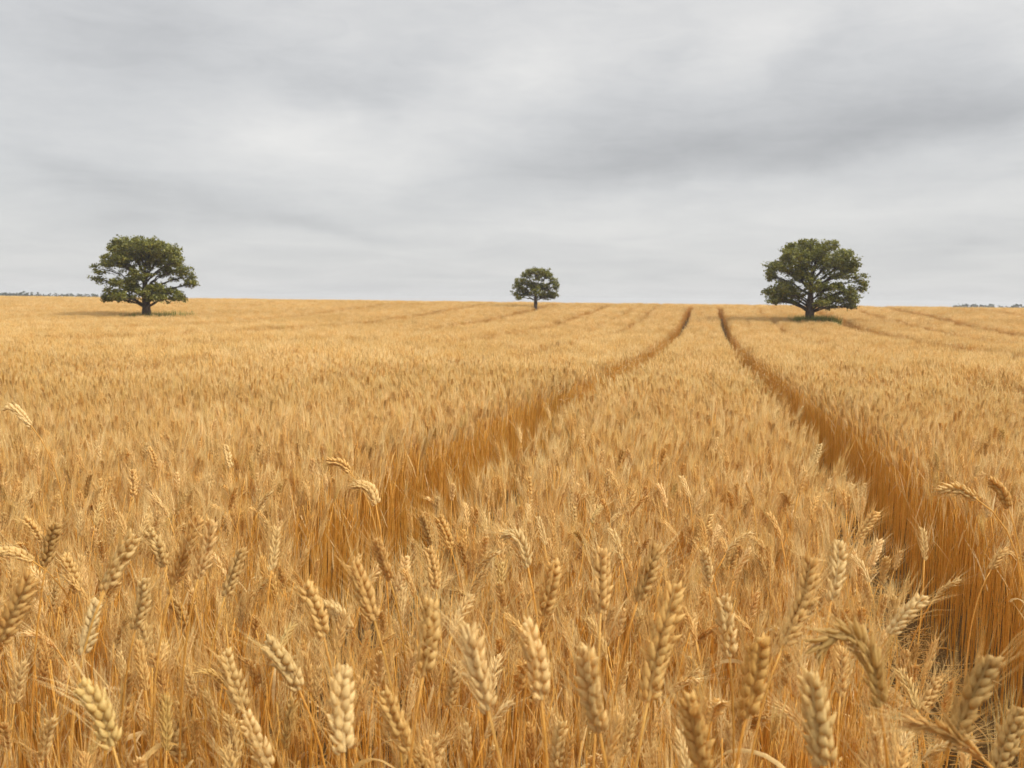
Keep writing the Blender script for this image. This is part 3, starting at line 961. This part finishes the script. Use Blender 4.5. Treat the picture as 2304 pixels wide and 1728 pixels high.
def build_tree(name, loc, label, scale, blobs, base, trunk_r, trunk_top, seed, leaf=0.12, density=1.0, soft=1.0, umin=0.36):
    r = np.random.default_rng(seed)
    e = link(name, None)
    x, y = loc
    e.location = (x, y, float(ground(x, y)))
    ang = math.atan2(-x, y)          # the crown was measured from the field's gateway side
    e.rotation_euler = (0, 0, ang)
    tag(e, label, 'tree', 'solitary field trees')
    lift = 0.80                      # the stand hides the lowest part of the stem
    half = max(abs((b[0] - base[0]) * scale) + b[2] * scale for b in blobs)
    tk, crown = MB(), MB()
    top = np.array([r.normal(0, .05), 0, (base[1] - trunk_top) * scale + lift])
    tp = bez((0, 0, -0.1), (0.02, 0, top[2] * .4), top * 0.7 + np.array([-.04, .03, 0]), top, 12)
    rad = np.interp(np.linspace(0, 1, 12), [0, 0.08, 0.3, 0.6, 1], [1.45, 1.15, 1.0, 0.72, 0.3]) * trunk_r
    V, F = tube(tp, rad, 12)
    V += r.normal(0, .012, V.shape)
    tk.add(V, F)
    leaves = []
    for (cx, cy, rx, ry) in blobs:
        c = np.array([(cx - base[0]) * scale * (0.95 if soft == 1 else 1.0), 0, (base[1] - cy) * scale + lift])
        rx, rz = rx * scale, ry * scale
        if cy > base[1] - (base[1] - trunk_top) * 0.72:      # the lowest pads end level, clear of the crop
            rz *= 0.72
            c[2] += 0.12 * soft
        room = math.sqrt(max(half ** 2 - c[0] ** 2, 0.1))
        reps = 2 if abs(c[0]) < half * 0.75 and soft == 1 else 1
        for rep in range(reps):
            dep = r.uniform(0.1, 0.72) * room * (1 if rep else -1) if reps == 2 else r.uniform(-.5, .5) * room
            cc = c + np.array([0, dep, r.normal(0, .04)])
            rd = max(rx, 0.45) * r.uniform(0.8, 1.1)
            # limb from the stem to this pad
            u = np.clip((cc[2] - 0.25 * abs(cc[0]) - tp[0, 2]) / (top[2] + .1) * 0.72, umin, 0.97)
            st = np.array([np.interp(u, np.linspace(0, 1, 12), tp[:, q]) for q in range(3)])
            mid = st + (cc - st) * 0.5 + np.array([0, 0, 0.10 * np.linalg.norm(cc - st) * (1 if cc[2] > st[2] + .3 else 0.6)]) + r.normal(0, .05, 3)
            path = bez(st, st + (mid - st) * 0.7 + np.array([0, 0, .05]), mid, cc - np.array([0, 0, rz * .3]), 9)
            path[1:-1] += r.normal(0, .02, (7, 3))
            r0 = trunk_r * r.uniform(0.17, 0.30) * (0.8 if reps == 2 else 1)
            V, F = tube(path, np.linspace(r0, 0.018, 9), 6)
            tk.add(V, F)
            ntuft = int(max(12, 92 * density * (rx * rz) ** 0.75 * (rd ** .35)))
            g = nrm(r.normal(0, 1, (ntuft, 3))) * r.uniform(0.35, 1.0, (ntuft, 1)) ** 0.5
            tufts = cc + g * np.array([rx * 1.06, rd, rz * 1.12])
            # sparse sprays along the outer half of the limb
            ks = r.integers(4, 9, max(6, ntuft // 4))
            tufts = np.vstack([tufts, path[ks] + r.normal(0, 1, (len(ks), 3)) * np.array([.2, .2, .10]) + np.array([0, 0, .08])])
            ntuft = len(tufts)
            for tf in tufts[:: 2]:
                s0 = path[int(r.integers(4, 9))]
                m2 = (s0 + tf) / 2 + r.normal(0, .05, 3)
                V, F = tube([s0, m2, tf], [0.014, 0.009, 0.004], 3, False)
                tk.add(V, F)
            nl = r.integers(14, 32, ntuft)
            leaves.append(np.repeat(tufts, nl, 0) + r.normal(0, 1, (nl.sum(), 3)) * np.array([.09, .09, .06]) * soft)
    L = np.concatenate(leaves)
    V, F = leaf_quads(L, leaf, r)
    crown.add(V, F)
    print(name, 'leaves', len(L), 'half width', half)
    tk.build('trunk', BARK, e)
    crown.build('crown', OAK, e, smooth=False)
    return e


LEFT = [(1000, 330, 400, 100), (760, 330, 190, 95), (1250, 380, 170, 100), (900, 265, 180, 50), (1100, 265, 170, 60), (620, 480, 140, 75), (480, 570, 120, 65), (430, 690, 65, 70), (700, 440, 140, 70),
        (1350, 560, 150, 75), (1500, 640, 100, 100), (1570, 760, 45, 80), (1380, 450, 70, 80), (940, 640, 140, 70), (1050, 480, 140, 45), (720, 760, 170, 70), (600, 880, 120, 65), (540, 960, 60, 45),
        (680, 940, 90, 30), (840, 850, 80, 50), (1130, 830, 130, 65), (1280, 880, 140, 55), (1400, 950, 80, 55), (1130, 950, 90, 35), (980, 890, 60, 50)]
RIGHT = [(850, 320, 240, 80), (680, 330, 100, 75), (1130, 300, 100, 65), (900, 260, 120, 40), (1320, 400, 130, 70), (1400, 450, 75, 75), (640, 430, 100, 80), (760, 450, 160, 80), (1180, 480, 170, 75),
         (1000, 400, 140, 70), (480, 540, 110, 60), (420, 620, 55, 75), (620, 560, 110, 45), (860, 600, 110, 85), (960, 760, 100, 90), (790, 650, 80, 60), (1380, 610, 80, 70), (1520, 680, 100, 60),
         (1560, 780, 40, 65), (1430, 560, 50, 45), (600, 800, 150, 65), (450, 880, 100, 50), (480, 980, 70, 55), (680, 900, 80, 40), (560, 950, 100, 45), (1180, 820, 150, 75), (1380, 870, 100, 70),
         (1460, 960, 70, 60), (1440, 1045, 40, 35), (1250, 960, 110, 45), (1090, 1010, 70, 25)]
MIDDLE = [(1120, 400, 170, 50), (960, 430, 75, 45), (1300, 430, 80, 55), (1240, 390, 90, 42), (880, 530, 100, 50), (800, 600, 50, 42), (1400, 550, 70, 60), (1450, 640, 42, 52), (1120, 600, 100, 50), (1010, 560, 55, 50),
          (900, 690, 90, 42), (810, 770, 55, 42), (1000, 770, 70, 40), (1330, 730, 110, 50), (1440, 770, 52, 42), (1390, 830, 36, 24), (1220, 800, 60, 32), (1260, 640, 70, 42), (1130, 710, 70, 52), (840, 830, 36, 24)]
build_tree('field_tree', TREES_XY[0][:2], 'broad dark green tree with layered crown, farthest from the wheel tracks', 0.00451, LEFT, (995, 1165), 0.245, 600, 31)
build_tree('field_tree', TREES_XY[1][:2], 'rounded bushy tree above a bright green grass patch beside the dark wheel track', 0.00434, RIGHT, (935, 1220), 0.235, 640, 32)
build_tree('field_tree', TREES_XY[2][:2], 'smallest and most distant tree, standing on the skyline of the field', 0.0043, MIDDLE, (1120, 970), 0.14, 640, 33, leaf=0.10, density=3.0, soft=0.75, umin=0.54)


# ------------------------------------------------------------------ green grass at the feet of the trees
def build_grass(tx, ty, w0, w1, n, label, seed, h=1.16):
    r = np.random.default_rng(seed)
    a = math.atan2(-tx, ty)
    rx = np.array([math.cos(a), math.sin(a)])
    fy = np.array([-math.sin(a), math.cos(a)])
    mb = MB()
    for _ in range(n):
        u = r.uniform(w0, w1)
        fall = 1 - abs(u - (w0 + w1) / 2) / ((w1 - w0) / 2)
        if r.random() > fall ** 0.6:
            continue
        xy = np.array([tx, ty]) + rx * u + fy * r.uniform(-0.6, 0.5)
        z = float(ground(*xy))
        an = r.uniform(0, 6.28)
        V, F = leaf_blade((xy[0], xy[1], z), (math.cos(an) * .25, math.sin(an) * .25, 1), h * r.uniform(0.75, 1.1), 0.016, r, 0.25, 5)
        mb.add(V, F)
    tag(mb.build('grass', GRASS), label, 'grass', kind='stuff')


build_grass(*TREES_XY[1][:2], -0.9, 1.5, 4200, 'bright green grass growing round the foot of the rounded bushy tree', 41)
build_grass(*TREES_XY[0][:2], -1.2, 2.6, 1300, 'dull green grass round the foot of the broad layered tree', 42)


# ------------------------------------------------------------------ far woods on the skyline
def build_wood(name, az0, az1, dist, label, seed, h0, h1, clump):
    r = np.random.default_rng(seed)
    mb = MB()
    n = int((az1 - az0) * dist / 2.2)
    for i in range(n):
        az = az0 + (az1 - az0) * (i + r.uniform(-.4, .4)) / n
        dd = dist + r.uniform(-14, 14)
        c = math.sin(az * clump + seed) * 0.5 + math.sin(az * clump * 2.7) * 0.5
        h = h0 + (h1 - h0) * np.clip(0.45 + 0.45 * c + r.normal(0, .12), 0, 1.1)
        x, y = math.sin(az) * dd, math.cos(az) * dd
        z = float(ground(x, y))
        m = 650
        g = nrm(r.normal(0, 1, (m, 3))) * r.uniform(.5, 1, (m, 1))
        C = np.array([x, y, z + h * 0.55]) + g * np.array([3.2, 3.2, h * 0.47])
        V, F = leaf_quads(C, 1.2, r)
        mb.add(V, F)
    tag(mb.build(name, WOOD_LEAF, smooth=False), label, 'wood', kind='stuff')


AZ = lambda px: math.atan((px - 1526) / 2000.0)
build_wood('distant_forest', AZ(-260), AZ(170), 420, 'grey strip of far woodland beyond the skyline on the side of the broad layered tree', 51, 11.5, 12.4, 60)
build_wood('distant_forest', AZ(2010), AZ(2420), 420, 'grey strip of far woodland beyond the skyline on the side of the rounded bushy tree', 52, 12.1, 13.0, 50)

# ------------------------------------------------------------------ the air
def build_haze():
    x, y0, y1, z0, z1 = 1450, -60, 1550, -17.0, 8.0
    V = [(sx * x, yy, zz) for zz in (z0, z1) for yy in (y0, y1) for sx in (-1, 1)]
    F = [(0, 2, 3), (0, 3, 1), (4, 5, 7), (4, 7, 6), (0, 1, 5), (0, 5, 4), (2, 6, 7), (2, 7, 3), (0, 4, 6), (0, 6, 2), (1, 3, 7), (1, 7, 5)]
    m, t = material('pale_air')
    v = t.n('ShaderNodeVolumePrincipled', {'Color': (0.95, 0.965, 0.985, 1), 'Density': HAZE, 'Anisotropy': 0.2})
    out = t.n('ShaderNodeOutputMaterial')
    t.t.links.new(v.outputs[0], out.inputs['Volume'])
    tag(link('haze', tri_mesh('haze', np.array(V, float), np.array(F), None, m, False)), 'faint pale haze over the field', 'haze', kind='stuff')


if HAZE > 0:
    build_haze()

# ------------------------------------------------------------------ overcast sky
SUN_EL, SUN_AZ = 43.0, 98.0       # azimuth clockwise from +Y
world = bpy.data.worlds.new('World')
scene.world = world
world.use_nodes = True
t = NT(world.node_tree)
gen = t.n('ShaderNodeTexCoord').outputs['Generated']
sep = t.n('ShaderNodeSeparateXYZ', {0: gen})
dx, dy, dz = sep.outputs
az = t.m('ARCTAN2', dx, dy)
el = t.m('ARCSINE', dz)
elc = t.m('MAXIMUM', el, 0.0)
# cloud-layer coordinates: where the view ray meets a flat layer
inv = t.m('DIVIDE', 1.0, t.m('ADD', t.m('MAXIMUM', dz, 0.0), 0.10))
layer = t.n('ShaderNodeCombineXYZ', {0: t.m('MULTIPLY', dx, inv), 1: t.m('MULTIPLY', dy, inv), 2: 0.0}).outputs[0]
n1 = t.n('ShaderNodeTexNoise', {'Vector': layer, 'Scale': 1.1, 'Detail': 7.0, 'Roughness': 0.52, 'Distortion': 0.6})
n2 = t.n('ShaderNodeTexNoise', {'Vector': layer, 'Scale': 3.1, 'Detail': 6.0, 'Roughness': 0.55, 'Distortion': 0.4})
warp = t.n('ShaderNodeTexNoise', {'Vector': gen, 'Scale': 6.5, 'Detail': 8.0, 'Roughness': 0.6})
ws = t.n('ShaderNodeSeparateColor', {0: warp.outputs['Color']})
azw = t.m('ADD', az, t.m('MULTIPLY', t.m('SUBTRACT', ws.outputs[0], 0.5), 0.16))
elw = t.m('ADD', el, t.m('MULTIPLY', t.m('SUBTRACT', ws.outputs[1], 0.5), 0.055))


def cloud_bank(x, y, rx, ry, rot, amp):
    """one bank of cloud, bright or dark, at a fixed bearing and height in the sky"""
    global lum
    a0 = math.atan((x - 1526) / 2000.0)
    e0 = math.atan((654 + (x - 1526) * 0.0113 - y) / 2000.0 * math.cos(a0 + YAW * 0.5))
    ra, re = rx / 2000.0 * math.cos(a0) ** 2, ry / 2000.0
    c, s = math.cos(R(rot)), math.sin(R(rot))
    u, v = t.m('SUBTRACT', azw, a0), t.m('SUBTRACT', elw, e0)
    p = t.m('DIVIDE', t.m('ADD', t.m('MULTIPLY', u, c), t.m('MULTIPLY', v, s)), ra)
    q = t.m('DIVIDE', t.m('SUBTRACT', t.m('MULTIPLY', v, c), t.m('MULTIPLY', u, s)), re)
    g = t.m('EXPONENT', t.m('MULTIPLY', t.m('ADD', t.m('MULTIPLY', p, p), t.m('MULTIPLY', q, q)), -0.8))
    lum = t.m('MULTIPLY_ADD', g, amp * 0.9, lum)


lum = t.m('ADD', 0.66, t.m('MULTIPLY', t.m('SUBTRACT', n1.outputs['Fac'], 0.5), 0.20))
lum = t.m('ADD', lum, t.m('MULTIPLY', t.m('SUBTRACT', n2.outputs['Fac'], 0.5), t.m('MULTIPLY', t.m('MINIMUM', t.m('MULTIPLY', elc, 5.0), 1.0), 0.08)))
n3 = t.n('ShaderNodeTexNoise', {'Vector': layer, 'Scale': 7.0, 'Detail': 7.0, 'Roughness': 0.6, 'Distortion': 0.8})
lum = t.m('ADD', lum, t.m('MULTIPLY', t.m('SUBTRACT', n3.outputs['Fac'], 0.5), t.m('MULTIPLY', t.m('MINIMUM', t.m('MULTIPLY', elc, 4.0), 1.0), 0.11)))
for b in [(1750, 325, 520, 55, 7, -.13), (1500, 290, 350, 80, 8, -.08), (2000, 240, 300, 70, 8, -.08), (1350, 350, 180, 55, 0, -.06),
          (1570, 120, 170, 65, 25, .07), (1150, 160, 120, 70, 20, .08), (1330, 60, 200, 80, 0, .05), (2180, 110, 120, 60, 30, .09), (2000, 30, 250, 50, 0, .08),
          (1780, 110, 150, 40, 30, -.06), (1400, 190, 120, 60, 30, -.05), (1550, 480, 350, 35, 5, .08), (1500, 425, 250, 20, 7, .05), (1850, 450, 300, 22, 8, -.03), (2100, 430, 200, 25, 10, .05),
          (2000, 532, 250, 12, 3, -.05), (700, 290, 220, 55, 5, .08), (500, 290, 200, 60, 0, .06), (850, 340, 150, 60, 20, .06), (650, 200, 180, 40, -5, -.06), (850, 180, 150, 60, 30, -.05),
          (200, 100, 350, 100, 0, -.08), (250, 60, 300, 60, 0, -.04), (120, 370, 200, 32, -5, -.08), (300, 430, 300, 34, -8, -.065), (550, 480, 250, 20, -3, -.055), (100, 450, 200, 40, 0, -.05),
          (800, 510, 200, 11, -3, -.05)]:
    cloud_bank(*b)
# an overcast sky is brighter towards the zenith
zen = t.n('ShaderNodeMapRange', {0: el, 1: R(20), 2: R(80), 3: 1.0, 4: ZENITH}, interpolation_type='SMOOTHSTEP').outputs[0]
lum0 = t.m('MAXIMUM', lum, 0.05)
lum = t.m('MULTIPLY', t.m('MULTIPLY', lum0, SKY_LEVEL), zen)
# darker cloud is bluer, brighter cloud a touch warm
tint = t.ramp(lum0, [(0.42, (0.982, 0.993, 1.012)), (0.62, (0.99, 0.995, 1.0)), (0.78, (1.015, 1.0, 0.978))])
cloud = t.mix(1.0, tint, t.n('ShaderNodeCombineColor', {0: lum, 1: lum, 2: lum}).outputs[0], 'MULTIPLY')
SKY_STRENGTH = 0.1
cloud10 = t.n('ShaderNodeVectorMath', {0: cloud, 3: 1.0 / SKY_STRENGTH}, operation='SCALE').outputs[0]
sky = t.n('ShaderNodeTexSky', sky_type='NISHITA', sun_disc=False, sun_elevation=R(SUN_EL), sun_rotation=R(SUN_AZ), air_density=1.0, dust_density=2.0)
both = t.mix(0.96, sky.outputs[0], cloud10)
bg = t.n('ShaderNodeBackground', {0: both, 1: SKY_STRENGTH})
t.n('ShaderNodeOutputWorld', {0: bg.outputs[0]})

# ------------------------------------------------------------------ veiled sun
sl = bpy.data.lights.new('sun', 'SUN')
sl.energy = SUN_POWER
sl.angle = R(14)
sl.color = (1.0, 0.95, 0.86)
so = link('sun', sl)
ce = math.cos(R(SUN_EL))
sd = np.array([math.sin(R(SUN_AZ)) * ce, math.cos(R(SUN_AZ)) * ce, math.sin(R(SUN_EL))])
from mathutils import Vector, Matrix
so.rotation_euler = Vector(sd).to_track_quat('Z', 'Y').to_euler()

# ------------------------------------------------------------------ camera
cam = bpy.data.cameras.new('camera')
co = link('camera', cam)
cam.sensor_width = 36.0
cam.lens = 36.0 * 2000.0 / 2212.0
cam.clip_start, cam.clip_end = 0.05, 6000
pitch, roll = R(5.13), R(0.65)
co.location = (0, 0, CAM_Z)
co.rotation_euler = (Matrix.Rotation(YAW, 4, 'Z') @ Matrix.Rotation(math.pi / 2 - pitch, 4, 'X') @ Matrix.Rotation(roll, 4, 'Z')).to_euler()
cam.dof.use_dof = True
cam.dof.focus_distance = 3.6
cam.dof.aperture_fstop = 8.0
scene.camera = co

scene.view_settings.view_transform = 'Standard'
scene.view_settings.look = 'None'
scene.view_settings.gamma = 1.0
scene.view_settings.exposure = EXPOSURE
scene.cycles.max_bounces = 10
scene.cycles.diffuse_bounces = 7
scene.cycles.transmission_bounces = 4
scene.cycles.use_denoising = DENOISE
